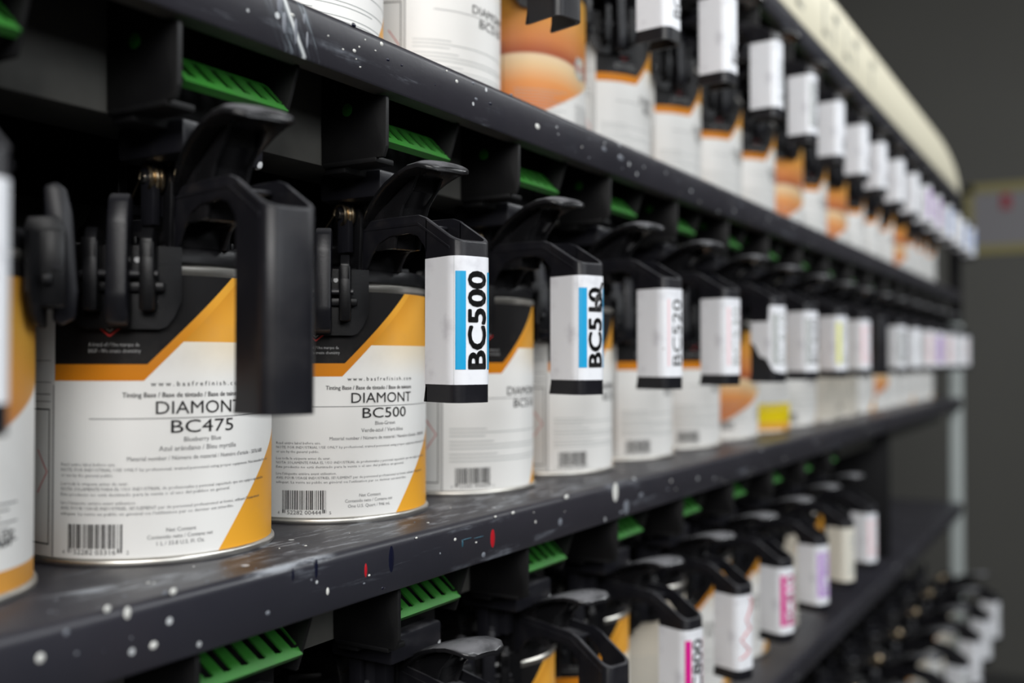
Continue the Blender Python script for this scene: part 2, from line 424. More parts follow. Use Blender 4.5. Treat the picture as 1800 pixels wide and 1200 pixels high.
def label_mesh(kind, code=None, names=None, num='', digits=('4', '52282 03316', '2'), net='', full=False, seed=1):
    rng = random.Random(seed)
    mb = MB()
    r = R_CAN + 0.06; z0, z1 = 3.4, 120.6; n = 150; vs = []; fs = []
    U0, U1 = -18.0, 316.0
    mp = cylmap(r)
    zs = (z0, 40, 80, z1)
    for i in range(n + 1):
        u = U0 + (U1 - U0) * i / n
        for z in zs: vs.append(mp(u, z))
    for i in range(n):
        for k in range(3): fs.append((4 * i + k, 4 * i + 4 + k, 4 * i + 5 + k, 4 * i + 1 + k))
    uvs = {}
    mb.add(vs, fs, 0)
    nb = len(vs)
    # the side panel left of the glue line: a ruled hazard box
    patch(mb, -0.1, 0.35, z0, 74, 2)
    patch(mb, -2.6, -2.1, 8, 64, 1); patch(mb, -17.6, -2.1, 63.6, 64.2, 1); patch(mb, -17.6, -2.1, 8, 8.6, 1)
    seg(mb, (-10, 47), (-3.6, 38), 0.5, 5); seg(mb, (-3.6, 38), (-10, 29), 0.5, 5)
    for z in (84, 75, 70, 67): patch(mb, -12, -1.6, z, z + 0.3, 2)
    if kind == 'diagonal':
        seg(mb, (19.0, 99.5), (25.8, 94.2), 0.7, 5); seg(mb, (25.8, 94.2), (32.6, 99.5), 0.7, 5)
        seg(mb, (20.5, 100.5), (25.8, 96.0), 0.5, 3); seg(mb, (25.8, 96.0), (31.1, 100.5), 0.5, 3)
        seg(mb, (22.5, 101), (25.8, 98.2), 0.6, 5); seg(mb, (25.8, 98.2), (29.1, 101), 0.6, 5)
        put_text(mb, 'A brand of / Une marque de', 17, 90.0, 1.5, CM, 3, 20.5, res=1)
        put_text(mb, 'BASF - We create chemistry', 17, 87.4, 1.5, CM, 3, 21.0, res=1)
        if full:
            put_text(mb, 'w w w . b a s f r e f i n i s h . c o m', 42, 73.6, 1.9, CM, 1, 41, 0.012)
            put_text(mb, 'Tinting Base / Base de tintado / Base de teinture', 31, 69.0, 2.0, CM, 1, 52, 0.02)
        put_text(mb, 'DIAMONT', 44, 62.1, 5.2, CMB, 1, 38.5, 0, res=3)
        patch(mb, 17.5, 112, 60.1, 60.42, 2)
        put_text(mb, code, 50, 54.2, 5.2, CMB, 1, 28, 0, res=3)
        if full:
            put_text(mb, names[0], 63.5, 50.4, 1.9, CM, 2, None, 0.0, True)
            put_text(mb, names[1], 62.5, 46.8, 2.0, CM, 2, None, 0.0, True)
            put_text(mb, 'Material number / N\u00famero de material / Num\u00e9ro d\'article - ' + num, 33, 43.0, 1.7, CM, 2, 66)
        paras = [('Read entire label before use.', 24), ('NOTE: FOR INDUSTRIAL USE ONLY by professional, trained personnel using proper equipment. Not intended for sale', 101),
                 ('or use by the general public.', 23), None,
                 ('Lea toda la etiqueta antes de usar.', 29), ('NOTA: SOLAMENTE PARA EL USO INDUSTRIAL de profesionales y personal capacitado que usa equipos apropiados.', 96),
                 ('Este producto no est\u00e1 destinado para la venta o el uso del p\u00fablico en general.', 72), None,
                 ('Lire l\'\u00e9tiquette enti\u00e8re avant utilisation.', 32), ('AVIS: POUR USAGE INDUSTRIEL SEULEMENT par du personnel professionnel et form\u00e9, utilisant l\'\u00e9quipement', 92),
                 ('ad\u00e9quat. La vente au public en g\u00e9n\u00e9ral ou l\'utilisation par ce dernier est interdite.', 74)]
        z = 41.0
        for p in paras:
            if p is None: z -= 1.25; continue
            if full: put_text(mb, p[0], 4.6, z, 1.25, CM, 2, p[1], res=1)
            else: patch(mb, 4.6, 4.6 + p[1], z + 0.2, z + 0.65, 4)
            z -= 2.2
        if full:
            put_text(mb, 'Net Content', 54.5, 13.4, 1.6, CM, 2, None, 0, True)
            put_text(mb, 'Contenido neto / Contenu net', 54.5, 10.7, 1.6, CM, 2, 27, 0, True)
            put_text(mb, net, 54.5, 8.0, 1.6, CM, 2, None, 0, True)
        barcode(mb, 8.3, 31.4, 7.4, 17.3, rng); barcode(mb, 8.3, 10.2, 5.6, 7.4, rng); barcode(mb, 29.4, 31.4, 5.6, 7.4, rng)
        put_text(mb, digits[1], 11, 5.0, 2.0, CM, 1, 17.8)
        put_text(mb, digits[0], 5.6, 5.0, 1.5, CM, 1); put_text(mb, digits[2], 33, 5.0, 1.5, CM, 1)
    elif kind == 'swirl':
        for k in range(7): patch(mb, 60, 108 - 5 * (k % 3), 34 - 2.2 * k, 34.5 - 2.2 * k, 2)
        put_text(mb, 'BASF', 90, 19.5, 5.0, CM, 1, 16, 0.03)
        seg(mb, (85, 22), (88, 22), 3.0, 1); seg(mb, (78, 22), (82, 22), 4.5, 2)
        patch(mb, 62, 74, 54, 70, 6)
        for k in range(6):       # hexagonal emblem
            a0, a1 = math.radians(60 * k + 30), math.radians(60 * k + 90)
            seg(mb, (68 + 8 * math.cos(a0), 62 + 8 * math.sin(a0)), (68 + 8 * math.cos(a1), 62 + 8 * math.sin(a1)), 2.2, 3)
        put_text(mb, 'R-M', 68, 59.5, 5.2, CM, 5, 11.5, 0.03, True)
        for k in range(10): patch(mb, 8, 50 - 6 * (k % 3), 40 - 2.2 * k, 40.4 - 2.2 * k, 4)
        barcode(mb, 8.3, 30, 12, 20, rng)
    else:
        for k in range(14): patch(mb, 10, 80 - 9 * (k % 3), 66 - 3 * k, 66.5 - 3 * k, 4)
        barcode(mb, 12, 32, 12, 20, rng)
    def uvfn(p):
        a = math.degrees(math.atan2(p[1], p[0]))
        u = (84.0 - (-90.0 - a)) * DEG
        # angles run on clockwise past -180
        while u < U0 - 4: u += 360 * DEG
        while u > U1 + 8: u -= 360 * DEG
        return (u / 100.0, p[2] / 100.0)
    return mb.mesh('label', [LAB[kind], INK, INKG, INKW, GREYI, REDI, CREAMST], 30, uvfn)

# ------------------------------------------------------------------ room
def struct(name, mb, mat):
    o = mb.build(name, mat); o['kind'] = 'structure'; return o
def wall_mat(name, a, b):
    n = N(name, 0.8); v = n.coords(); n.color(n.mix(n.noise(v, 1.2, 3), a, b)); n.bump(n.noise(v, 120, 2), 0.1, 0.001); return n.mat
WALLM = wall_mat('dull_grey_wall_paint', (0.11, 0.108, 0.098, 1), (0.14, 0.138, 0.125, 1))
CEILM = wall_mat('dark_ceiling_paint', (0.02, 0.02, 0.02, 1), (0.028, 0.028, 0.03, 1))
FLOORM = wall_mat('grey_concrete', (0.05, 0.05, 0.05, 1), (0.085, 0.083, 0.08, 1))
m = MB(); m.box(-2600, 4700, -3700, 1300, -60, 0); struct('floor', m, FLOORM)
m = MB(); m.box(-2600, 4700, -3700, 1300, 3100, 3160); struct('ceiling', m, CEILM)
m = MB(); m.box(4600, 4700, -3700, 1300, 0, 3100); struct('wall_far', m, WALLM)
m = MB(); m.box(-2600, 4600, 1200, 1300, 0, 3100); struct('wall_left', m, WALLM)
m = MB(); m.box(-2600, 4600, -3700, -3600, 0, 3100); struct('wall_right', m, WALLM)
m = MB(); m.box(-2700, -2600, -3700, 1300, 0, 3100); struct('wall_back', m, WALLM)
# poster on the far wall
pt = empty('poster', (4.598, 0.0, 1.30))
m = MB(); m.box(-2, 0, -300, 530, 445, 735); po = m.build('board', N('grey_poster_paper', 0.6, 0, (0.27, 0.26, 0.275, 1)).mat, pt)
YB = N('yellow_poster_border', 0.6, 0, (0.32, 0.28, 0.11, 1)).mat
m = MB(); m.box(-4, -2, -300, 530, 700, 738); m.box(-4, -2, -300, 530, 442, 480); m.box(-4, -2, 495, 530, 445, 735); m.build('border', YB, pt)
m = MB(); m.box(-3.5, -2, 352, 392, 625, 690, 0.4); m.build('red_mark', N('dull_red_print', 0.6, 0, (0.36, 0.05, 0.07, 1)).mat, pt)
tag(pt, 'blurred grey poster with yellow borders and red mark on far wall', 'poster')

# ------------------------------------------------------------------ rack
X0, X1 = -520.0, 2441.0
rack = empty('mixing_rack', (0, 0, 0))
tag(rack, 'long charcoal steel paint mixing rack with splattered shelves full of cans', 'rack')
def shelf(z, mat=SHELF, x1=X1, h=24.5):
    """C-shaped sheet: deck, rounded nose, fascia and return lip; z in mm"""
    m = MB()
    r = 4.0; prof = [(478, z)]
    for k in range(6):
        a = math.radians(90 + 18 * k); prof.append((FRONT + r + r * math.cos(a), z - r + r * math.sin(a)))
    prof += [(FRONT, z - h + 1.0), (FRONT + 0.8, z - h)]
    lip = [(FRONT + 0.8, z - h), (FRONT + 11, z - h), (FRONT + 11, z - h + 1.5), (FRONT + 1.6, z - h + 1.5), (FRONT + 1.6, z - r - 0.5), (FRONT + r + 1, z - 1.6), (478, z - 1.6)]
    poly = prof + lip[1:]
    nx = 60; vs = []; fs = []
    for i in range(nx + 1):
        x = X0 + (x1 - X0) * i / nx
        for (y, zz) in poly: vs.append((x, y, zz))
    n = len(poly); mm = []
    for i in range(nx):
        for k in range(n):
            l = (k + 1) % n
            fs.append((i * n + k, i * n + l, (i + 1) * n + l, (i + 1) * n + k)); mm.append(1 if k in (len(prof) - 1, len(prof)) else 0)
    fs.append(tuple(range(n))); mm.append(0); fs.append(tuple(nx * n + k for k in range(n))[::-1]); mm.append(0)
    m.v = vs; m.f = fs; m.m = mm
    return m.build('shelf', [mat, LIP], rack, 40)
zm, zu, zl = Z_MAIN * 1000, Z_UP * 1000, Z_LOW * 1000
ztop = CAMZ * 1000 + 373.0
zb = zl - 356.0
sh_main = shelf(zm, SHELF_M); sh_up = shelf(zu, SHELF_U); sh_low = shelf(zl); sh_bot = shelf(zb); sh_top = shelf(ztop)
for zz in (zm, zu, ztop, zl):       # drive beam that hangs under each shelf
    m = MB(); m.box(X0, X1 - 20, 335, 372, zz - 55.5, zz - 2.2, 1.0); m.build('drive_beam', LIP, rack)
for zz, hh in ((zm, 165), (zl, 165), (zu, 140)):
    m = MB(); m.box(X0, 1700, 455, 458, zz, zz + hh, 0.5); m.build('rear_guard', BACKP, rack)
m = MB(); m.box(X0, 1705, 478, 482, 250, ztop); m.build('back_panel', DARKP, rack)
m = MB(); m.box(1690, 1706, 311, 470, zl + 0.2, zm - 24.8, 1); m.build('partition', DARKP, rack)
m = MB(); m.box(X1 + 1, X1 + 27, 291, 317, 0, zu - 70, 2); m.build('upright_post', POST, rack)
m = MB(); m.box(X1 + 1, X1 + 27, 291, 317, zu - 69.5, ztop + 1, 2); m.build('upper_post', DARKP, rack)
m = MB(); m.box(X1 + 1, X1 + 27, 450, 476, 0, ztop + 1, 2); m.build('rear_post', DARKP, rack)
m = MB(); m.box(X0 - 40, X0 - 1, 293, 330, 0, ztop, 2); m.build('upright_post', POST, rack)

# header board above the top shelf, its far corner rounded off
m = MB()
zt = ztop + 72.0; pts = [(X0, ztop + 0.3), (X0, zt)]
for k in range(9):
    a = math.radians(90 - 10 * k); pts.append((X1 - 330 + 330 * math.cos(a), ztop + 6 + 66 * math.sin(a)))
pts.append((X1, ztop + 0.3))
m.prism(pts, 291.5, 296, 'y', 0.5)
HEAD = N('cream_sign_board', 0.45, 0, srgb(238, 231, 206)).mat
hd = m.build('header_board', HEAD, rack); tag(hd, 'cream header board')
m = MB()
GR = N('faded_grey_print', 0.5, 0, srgb(176, 174, 160)).mat
rg = random.Random(3)
for k in range(16):
    x = 640 + k * 56 + rg.uniform(-4, 4)
    if k % 5 == 4: continue
    m.box(x, x + 9, 291.1, 291.5, ztop + 16, ztop + 56); 
    if k % 2: m.box(x, x + 30, 291.1, 291.5, ztop + 48, ztop + 56)
    else: m.box(x, x + 28, 291.1, 291.5, ztop + 16, ztop + 23)
tag(m.build('faded_lettering', GR, hd), kind='stuff')

# --- paint drops and drips, on the fascias where the photo shows them (x mm, z mm above or below the camera)
def drop(m, x, z, rx, rz, mat, t=0.35):
    n = 14; vs = [(x, FRONT - t, z)]; ring = []
    for k in range(n):
        a = 2 * math.pi * k / n; vs.append((x + rx * 0.7 * math.cos(a), FRONT - t * 0.8, z + rz * 0.7 * math.sin(a)))
    for k in range(n):
        a = 2 * math.pi * k / n; vs.append((x + rx * math.cos(a), FRONT + 0.05, z + rz * math.sin(a)))
    fs = [(0, 1 + k, 1 + (k + 1) % n) for k in range(n)] + [(1 + k, 1 + n + k, 1 + n + (k + 1) % n, 1 + (k + 1) % n) for k in range(n)]
    m.add(vs, [f[::-1] for f in fs], mat)
CZ = CAMZ * 1000
main_drops = MB(); up_drops = MB()
D_MAIN = [(218.2, -83.9, 1.34, 1.15, 0), (226.2, -87.0, 1.4, 2.15, 0), (245.7, -83.5, 1.54, 1.23, 0), (242.0, -83.3, 1.01, 0.81, 4), (237.2, -100.7, 1.72, 1.41, 0), (193.8, -94.1, 1.57, 1.62, 0), (202.9, -88.3, 1.03, 1.1, 4), (328.2, -99.8, 0.92, 1.72, 0), (292.7, -101.4, 1.27, 0.91, 4), (206.7, -95.9, 0.63, 0.56, 4), (356.2, -98.1, 0.82, 0.52, 0), (353.8, -95.4, 1.01, 3.35, 2), (372.5, -93.7, 2.17, 6.41, 1), (392.1, -86.6, 0.93, 0.55, 0), (425.4, -92.5, 1.15, 0.82, 0), (445.2, -97.1, 0.89, 0.48, 0), (461.7, -97.5, 2.35, 5.28, 2), (452.5, -104.9, 2.0, 1.53, 4), (464.6, -86.1, 1.19, 0.62, 0), (483.4, -86.4, 1.76, 0.9, 0), (547.7, -85.0, 3.04, 1.41, 0), (539.5, -99.4, 2.6, 2.44, 4), (618.7, -90.3, 4.59, 6.59, 0), (636.3, -102.5, 4.79, 5.15, 4), (627.9, -105.0, 2.81, 1.18, 4), (661.7, -97.2, 4.08, 1.63, 4), (435.9, -93.9, 5.42, 0.36, 3), (448.0, -94.8, 5.07, 0.3, 3), (432.2, -95.7, 0.8, 2.07, 3), (321.0, -89.0, 1.07, 4.35, 1), (306.9, -88.8, 0.67, 2.82, 1), (352.6, -101.1, 0.81, 0.39, 4)]
D_UP = [(327.3, 140.7, 0.55, 0.37, 0), (337.1, 137.4, 0.65, 0.43, 0), (344.8, 138.9, 1.19, 0.84, 0), (346.0, 135.4, 0.48, 0.31, 0), (348.8, 132.5, 0.64, 0.41, 0), (364.3, 147.3, 1.28, 1.06, 0), (359.7, 142.9, 0.63, 0.39, 0), (426.5, 144.7, 1.32, 0.95, 0), (442.1, 147.5, 1.39, 0.85, 4), (444.9, 139.6, 1.46, 0.79, 4), (511.5, 138.3, 2.76, 1.69, 0), (628.1, 140.0, 4.72, 1.97, 4), (369.0, 141.1, 1.3, 0.8, 1), (379.6, 141.1, 0.9, 0.55, 1), (344.4, 150.4, 1.58, 1.02, 1), (601.9, 141.2, 3.54, 1.53, 4), (481.5, 150.1, 1.58, 0.81, 4), (459.2, 140.3, 1.77, 0.94, 1), (305.2, 143.3, 1.35, 0.71, 0), (312.4, 143.8, 1.04, 2.4, 4), (298.0, 145.4, 1.64, 4.19, 4), (307.3, 137.0, 1.02, 5.7, 4), (314.2, 135.3, 0.7, 3.85, 4), (300.6, 138.7, 1.32, 4.68, 4)]
for (x, z, rx, rz, mt) in D_MAIN: drop(main_drops, x, CZ + z, rx, rz, mt)
for (x, z, rx, rz, mt) in D_UP: drop(up_drops, x, CZ + z, rx, rz, mt)
rg = random.Random(11)
for k in range(46):
    x = rg.uniform(60, 1500); drop(main_drops, x, zm - rg.uniform(3, 23), *(lambda s: (s, s * rg.uniform(1, 1.4)))(rg.uniform(0.25, 0.8)), rg.choice((0, 0, 0, 1, 4)))
    x = rg.uniform(330, 1500); drop(up_drops, x, zu - rg.uniform(3, 22), *(lambda s: (s, s))(rg.uniform(0.25, 0.7)), rg.choice((0, 0, 4, 1)))
for k in range(60):
    x = rg.uniform(200, 900); y = rg.uniform(FRONT + 4, FRONT + 36); s = rg.uniform(0.2, 0.8)
    main_drops.lathe([(0.01, zm + 0.3), (s * .7, zm + 0.25), (s, zm)], 10, rg.choice((0, 4, 4)), Matrix.Translation((x, y, 0)))
dm = main_drops.build('paint_splatter', [DROPW, DROPD, DROPR, DROPT, SMEAR], sh_main, 60); tag(dm, kind='stuff')
du = up_drops.build('paint_splatter', [DROPW, DROPD, DROPR, DROPT, SMEAR], sh_up, 60); tag(du, kind='stuff')

# ------------------------------------------------------------------ paint can
def can_body_mesh(r, h):
    m = MB()
    m.lathe([(0.01, 1.5), (r - 4, 1.5), (r - 1, 0.2), (r + 0.9, 0.0), (r + 1.5, 0.8), (r + 1.5, 2.2), (r + 0.9, 3.1), (r, 3.4), (r, h - 4.2),
             (r + 0.5, h - 3.6), (r + 0.9, h - 2.6), (r + 0.9, h - 0.8), (r + 0.2, h), (r - 3, h), (r - 5, h - 3), (0.01, h - 3)], 72)
    return m.mesh('body', [TIN], 40)
BODY = can_body_mesh(R_CAN, 124.0)
LM = {
    'BC475': label_mesh('diagonal', 'BC475', ('Blueberry Blue', 'Azul ar\u00e1ndano / Bleu myrtille'), '50761680', ('4', '52282 03316', '2'), '1 L / 33.8 U.S. Fl. Oz.', True, 1),
    'BC500': label_mesh('diagonal', 'BC500', ('Blue-Green', 'Verde-azul / Vert-bleu'), '50761690', ('4', '52282 00444', '5'), 'One U.S. Quart / 946 mL', True, 2),
    'BC510': label_mesh('diagonal', 'BC510', ('', ''), '', ('4', '52282 00445', '2'), '', False, 3),
    'swirl': label_mesh('swirl', seed=4), 'yellow': label_mesh('yellow', seed=5), 'plain': label_mesh('plain', seed=6),
}
ORD = ['first', 'second', 'third', 'fourth', 'fifth', 'sixth', 'seventh', 'eighth', 'ninth', 'tenth', 'eleventh', 'twelfth',
       'thirteenth', 'fourteenth', 'fifteenth', 'sixteenth', 'seventeenth', 'eighteenth', 'nineteenth', 'twentieth', 'twenty-first']
DESC = {'BC475': 'white, orange and black can', 'BC500': 'white, orange and black can', 'BC510': 'white, orange and black can', 'swirl': 'orange-brown swirl patterned can',
        'yellow': 'can with a yellow lower band', 'plain': 'beige labelled can'}
def place_can(x, y, z, kind, rz, label, group, scale=1.0):
    e = empty('paint_can', (x * K, y * K, z * K), math.radians(rz))
    b = bpy.data.objects.new('body', BODY); l = bpy.data.objects.new('label', LM[kind])
    for o in (b, l): COL.objects.link(o); o.parent = e
    if scale != 1.0: e.scale = (scale, scale, scale)
    tag(e, label, 'can', group); return e

# ------------------------------------------------------------------ mixing lid (local frame: can axis at 0, grip towards -y, z above the shelf)
def clamp_parts(root, ang):
    M = Matrix.Rotation(math.radians(-ang), 4, 'Z')     # local -y turned towards -x
    # curved skirt plate with rounded lower corners
    m = MB(); n = 16; ro, ri = 58.0, 56.2; vs = []; fs = []
    for i in range(n + 1):
        t = -1 + 2 * i / n; a = math.radians(-90 + 23 * t); e = abs(t) ** 5
        zb_ = 97 + 12 * max(0, (abs(t) - 0.62) / 0.38) ** 2.2; zt_ = 131
        for (r, z) in ((ro, zb_), (ro, zt_), (ri, zt_), (ri, zb_)): vs.append((r * math.cos(a), r * math.sin(a), z))
    for i in range(n):
        for k in range(4): fs.append((4 * i + k, 4 * i + (k + 1) % 4, 4 * i + 4 + (k + 1) % 4, 4 * i + 4 + k))
    fs.append((0, 1, 2, 3)); fs.append((4 * n + 3, 4 * n + 2, 4 * n + 1, 4 * n))
    m.add(vs, fs, 0, M); 
    for s in (-1, 1):     # the two guides
        m.box(s * 10.8 - 3, s * 10.8 + 3, -65, -55, 104, 133, 1.4, 0, M)
        m.prism([(-65, 133), (-62, 138), (-52, 137), (-50, 131), (-55, 125), (-65, 125)], s * 10.8 - 2.4, s * 10.8 + 2.4, 'x', 0.6, 0, M)
    m.box(-17, 17, -60.5, -57, 112, 116, 0.8, 0, M)
    sk = m.build('clamp_skirt', BLACK, root)
    m = MB()
    m.prism([(-68, 100), (-69, 110), (-67, 140), (-65, 149), (-61, 152), (-56.5, 150), (-57, 138), (-61, 122), (-60, 99), (-63, 97.5)], -4.2, 4.2, 'x', 1.3, 0, M)
    m.tube([(-15, -62, 119), (15, -62, 119)], 1.6, 10, 0, M)
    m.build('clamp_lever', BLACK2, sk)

def make_lid():
    e = empty('mixing_lid', (0, 0, 0))
    m = MB()
    m.lathe([(0.01, 124.3), (50, 124.3), (53.2, 124.3), (54.0, 125.2), (54.0, 130.5), (53.0, 132), (50, 132.6), (46, 131), (40, 131), (38, 134), (17, 136), (15, 142), (0.01, 142)], 72)
    for a in range(0, 360, 30):
        M = Matrix.Rotation(math.radians(a), 4, 'Z'); m.box(-1, 1, 18, 44, 130, 136.5, 0.4, 0, M)
    lp = m.build('lid_plate', BLACK, e)
    for a in (32, -70, 170): clamp_parts(e, a)
    # grip + arm : a channel, open at the back and on top
    m = MB()
    arm = [(-22, 131), (-25, 143), (-31, 148), (-53, 156), (-80, 155.6), (-106, 154.2), (-112, 152.3), (-114, 151.2), (-114, 132), (-111, 138.5), (-105, 144), (-97, 146), (-80, 146), (-70, 143.5), (-62, 138.5), (-56, 131)]
    for s in (-1, 1):
        m.prism(arm, s * 11.0, s * 9.0, 'x', 0.7)
    path = []
    w2, rr = 11.0, 6.5
    def outer(o):      # outline from back left, round the front, to back right, grown by o
        W = w2 + o; F = 137.0 + o; r = rr + o; P = [(-W, -112.6), (-W, -125), (-W, -F + r)]
        for k in range(1, 9): a = math.radians(180 + 11.25 * k); P.append((-W + r + r * math.cos(a), -F + r + r * math.sin(a)))
        P += [(W - r, -F)]
        for k in range(1, 9): a = math.radians(270 + 11.25 * k); P.append((W - r + r * math.cos(a), -F + r + r * math.sin(a)))
        P += [(W, -125), (W, -112.6)]
        return P
    O, I = outer(0), outer(-2.0)
    def ztop_(y): return 139.0 + (y + 137) * (12.4 / 23.5)
    vs = []; fs = []
    for (o, i) in zip(O, I):
        vs += [(o[0], o[1], 64.6), (o[0], o[1], 71.5), (o[0], o[1], 100), (o[0], o[1], ztop_(o[1]) - 0.7), (o[0] * 0.96, o[1] * 0.998, ztop_(o[1])),
               (i[0], i[1], ztop_(i[1]) - 0.2), (i[0], i[1], 64.6)]
    q = 7
    for a in range(len(O) - 1):
        for k in range(q): fs.append((a * q + k, (a + 1) * q + k, (a + 1) * q + (k + 1) % q, a * q + (k + 1) % q))
    fs.append(tuple(range(q))); fs.append(tuple((len(O) - 1) * q + k for k in range(q))[::-1])
    m.add(vs, fs)
    # moulded ribs: foot collar, step line, inner web
    m.box(-8, 8, -104, -32, 148.6, 150.2, 0.5)
    m.prism([(-22, 131), (-22, 146), (-30, 148), (-34, 131)], -9.5, 9.5, 'x', 0.6)
    for s in (-1, 1):
        m.prism([(-114, 64.6), (-111.0, 64.6), (-112.6, 72), (-114, 72)], s * 11.0, s * 9.3, 'x', 0.2)
        m.prism([(-35, 146), (-54, 152.4), (-106, 150.4), (-132, 136.8), (-132, 135.8), (-106, 149.2), (-54, 151.2), (-35, 145)], s * 11.3, s * 10.7, 'x', 0)
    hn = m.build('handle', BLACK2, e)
    # thumb lever
    m = MB()
    secs = []
    for (y, zc, hw, th, cr) in ((-56, 153, 9, 1.5, 0.1), (-62, 157.5, 12, 1.8, .2), (-70, 162.5, 14, 2.0, .4), (-78, 167, 15.2, 2.1, .6), (-87, 171.2, 15.8, 2.1, .8),
                                (-97, 174.8, 15.8, 2.1, 1.0), (-107, 177, 15.6, 2.2, 1.0), (-115, 177.3, 14.8, 2.3, 1.0), (-119.5, 176, 12.5, 2.2, .9), (-121.8, 174.4, 8, 1.2, .5)):
        c = []
        for k in range(24):
            t = 2 * math.pi * k / 24; cx, sx = math.cos(t), math.sin(t)
            X = hw * math.copysign(abs(cx) ** 0.55, cx); Zz = th * math.copysign(abs(sx) ** 0.6, sx)
            c.append((X - 3, y, zc + Zz - cr * (X / hw) ** 2 * 1.2))
        secs.append(c)
    m.loft(secs)
    for s in (-1, 1):
        m.prism([(-62, 157), (-104, 175), (-99, 168), (-91, 161), (-85, 149), (-83, 140), (-47, 140), (-45, 160)], -2 + s * 8.2, -2 + s * 6.4, 'x', 0.5)
    m.prism([(-100, 174), (-97, 167), (-88.5, 160), (-83, 149), (-81, 140), (-77, 140), (-79, 150), (-85, 161.5), (-93, 169), (-95, 175)], -9.2, 5.2, 'x', 0.5)
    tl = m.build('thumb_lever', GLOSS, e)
    m = MB()
    m.tube([(-22, -47, 160), (15, -47, 160)], 2.4, 12)
    tp = m.build('pivot_pin', STEEL, e)
    m = MB(); pts = []
    for k in range(73):
        t = 2 * math.pi * k / 24; pts.append((-21.0 + 2.3 * k / 24, -47 + 5.2 * math.cos(t), 160 + 5.2 * math.sin(t)))
    m.tube(pts, 1.05, 8)
    m.tube([(-21, -42, 160), (-20, -30, 154), (-19, -8, 141)], 0.5, 6)
    m.tube([(-14.5, -42, 161), (-12, -58, 168)], 0.5, 6)
    m.build('spring', GOLD, e)
    # pivot cheeks, stirrer hub, shaft and the fork that the drive turns
    m = MB()
    for s in (-1, 1): m.prism([(-34, 131), (-36, 158), (-42, 166), (-52, 166), (-56, 158), (-54, 131)], s * 13.4, s * 11.2, 'x', 0.6)
    m.box(-13, 13, -54, -22, 131, 145, 1.2)
    m.prism([(-12, 132), (-6, 150), (14, 156), (34, 148), (40, 132)], -22, -12.5, 'x', 1.0)
    m.build('spout_block', BLACK, e)
    m = MB()
    m.cyl(0, 0, 140, 148, 12, 32); m.cyl(0, 0, 147, 166, 4, 20)
    m.box(-17, 17, -4, 4, 150, 155, 1.0)
    for s in (-1, 1): m.box(s * 15 - 2.2, s * 15 + 2.2, -3.2, 3.2, 152, 176, 0.8)
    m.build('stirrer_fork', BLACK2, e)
    return e, outer
lid0, OUT = make_lid()
lid_used = [False]

# stickers wrapped round the grip
def grip_map(o=0.30):
    P = OUT(o); L = [0]
    for a, b in zip(P, P[1:]): L.append(L[-1] + math.hypot(b[0] - a[0], b[1] - a[1]))
    s_corner = L[2] + 4.2         # where the front face starts
    def f(s, z):
        s += s_corner
        for k in range(len(P) - 1):
            if s <= L[k + 1] or k == len(P) - 2:
                t = (s - L[k]) / (L[k + 1] - L[k]); return (P[k][0] + (P[k + 1][0] - P[k][0]) * t, P[k][1] + (P[k + 1][1] - P[k][1]) * t, z)
    return f, s_corner, L[-1]
GM, SC, LEN = grip_map(0.25)
GT = grip_map(0.40)[0]
GT2 = grip_map(0.5)[0]
STICKMATS = [STICK, INK, CYAN, MAGENTA, PINK, LILAC, YELLOWI, GREYI, BLUEI, REDI, CREAMST, BLACK2]
def sticker(text, stripe, tmat=1, base=0, torn=False, hand=None, bold=0.03, z0=73.0, z1=132.3, th=9.6, tw=44.5, bar=True, s0=0.7, base_s=17.1):
    m = MB()
    vs = []; fs = []
    ns = 60
    def zl(s):
        if not torn: return z0
        t = (s + SC) / LEN
        return z0 + (26 * max(0, 0.42 - t) / 0.42 + 2.0 * math.sin(t * 31)) * (1 if t < .44 else 0)
    def zh(s):
        if not torn: return z1
        t = (s + SC) / LEN
        return z1 - (14 if t < 0.30 else 0)
    rows = 6
    for i in range(ns + 1):
        s = -SC + LEN * i / ns
        a, b = zl(s), zh(s)
        for k in range(rows + 1): vs.append(GM(s, a + (b - a) * k / rows))
    for i in range(ns):
        for k in range(rows): fs.append((i * (rows + 1) + k, (i + 1) * (rows + 1) + k, (i + 1) * (rows + 1) + k + 1, i * (rows + 1) + k + 1))
    m.add(vs, fs, base)
    def band(s0, s1, a, b, mat):
        n = max(2, int((s1 - s0) / 0.4)); vs = []; fs = []
        for i in range(n + 1):
            s = s0 + (s1 - s0) * i / n; vs += [GT(s, a), GT(s, b)]
        for i in range(n): fs.append((2 * i, 2 * i + 2, 2 * i + 3, 2 * i + 1))
        m.add(vs, fs, mat)
    if stripe is not None:
        band(s0, 5.8, 80, 125.3, stripe)
        if bar: band(18.7, 24.5, 80, 125.3, stripe)
    band(0.0, 0.14, z0, z1, 7) if not torn else None
    if text:
        V, F = glyphs(text, 0, 3)
        x0 = min(v[0] for v in V); x1 = max(v[0] for v in V); sx = tw / (x1 - x0); sy = th / CAPH
        for dx, dy in (((0, 0),) if bold <= 0 else ((-1, 0), (1, 0), (0, 1), (0, -1), (-.7, -.7), (.7, .7), (-.7, .7), (.7, -.7))):
            b = bold * 1.1
            m.add([GT2(base_s - (y + dy * b) * sy, 80.6 + (x - x0 + dx * b) * sx) for x, y in V], F, tmat)
    if hand:
        pts = [GT2(s, z) for s, z in hand[0]]
        m.tube([(p[0], p[1] + 0.1, p[2]) for p in pts], hand[1], 6, hand[2])
    return m.mesh('sticker', STICKMATS, 50)
loop = [(17.5 - 0 + 4.2 * math.cos(t / 8) * 0.55 - 2.6, 117 + 4.6 * math.sin(t / 8)) for t in range(0, 51)]
loop += [(12.5, 113), (14.5, 120), (16.5, 125), (18.2, 128.5)]
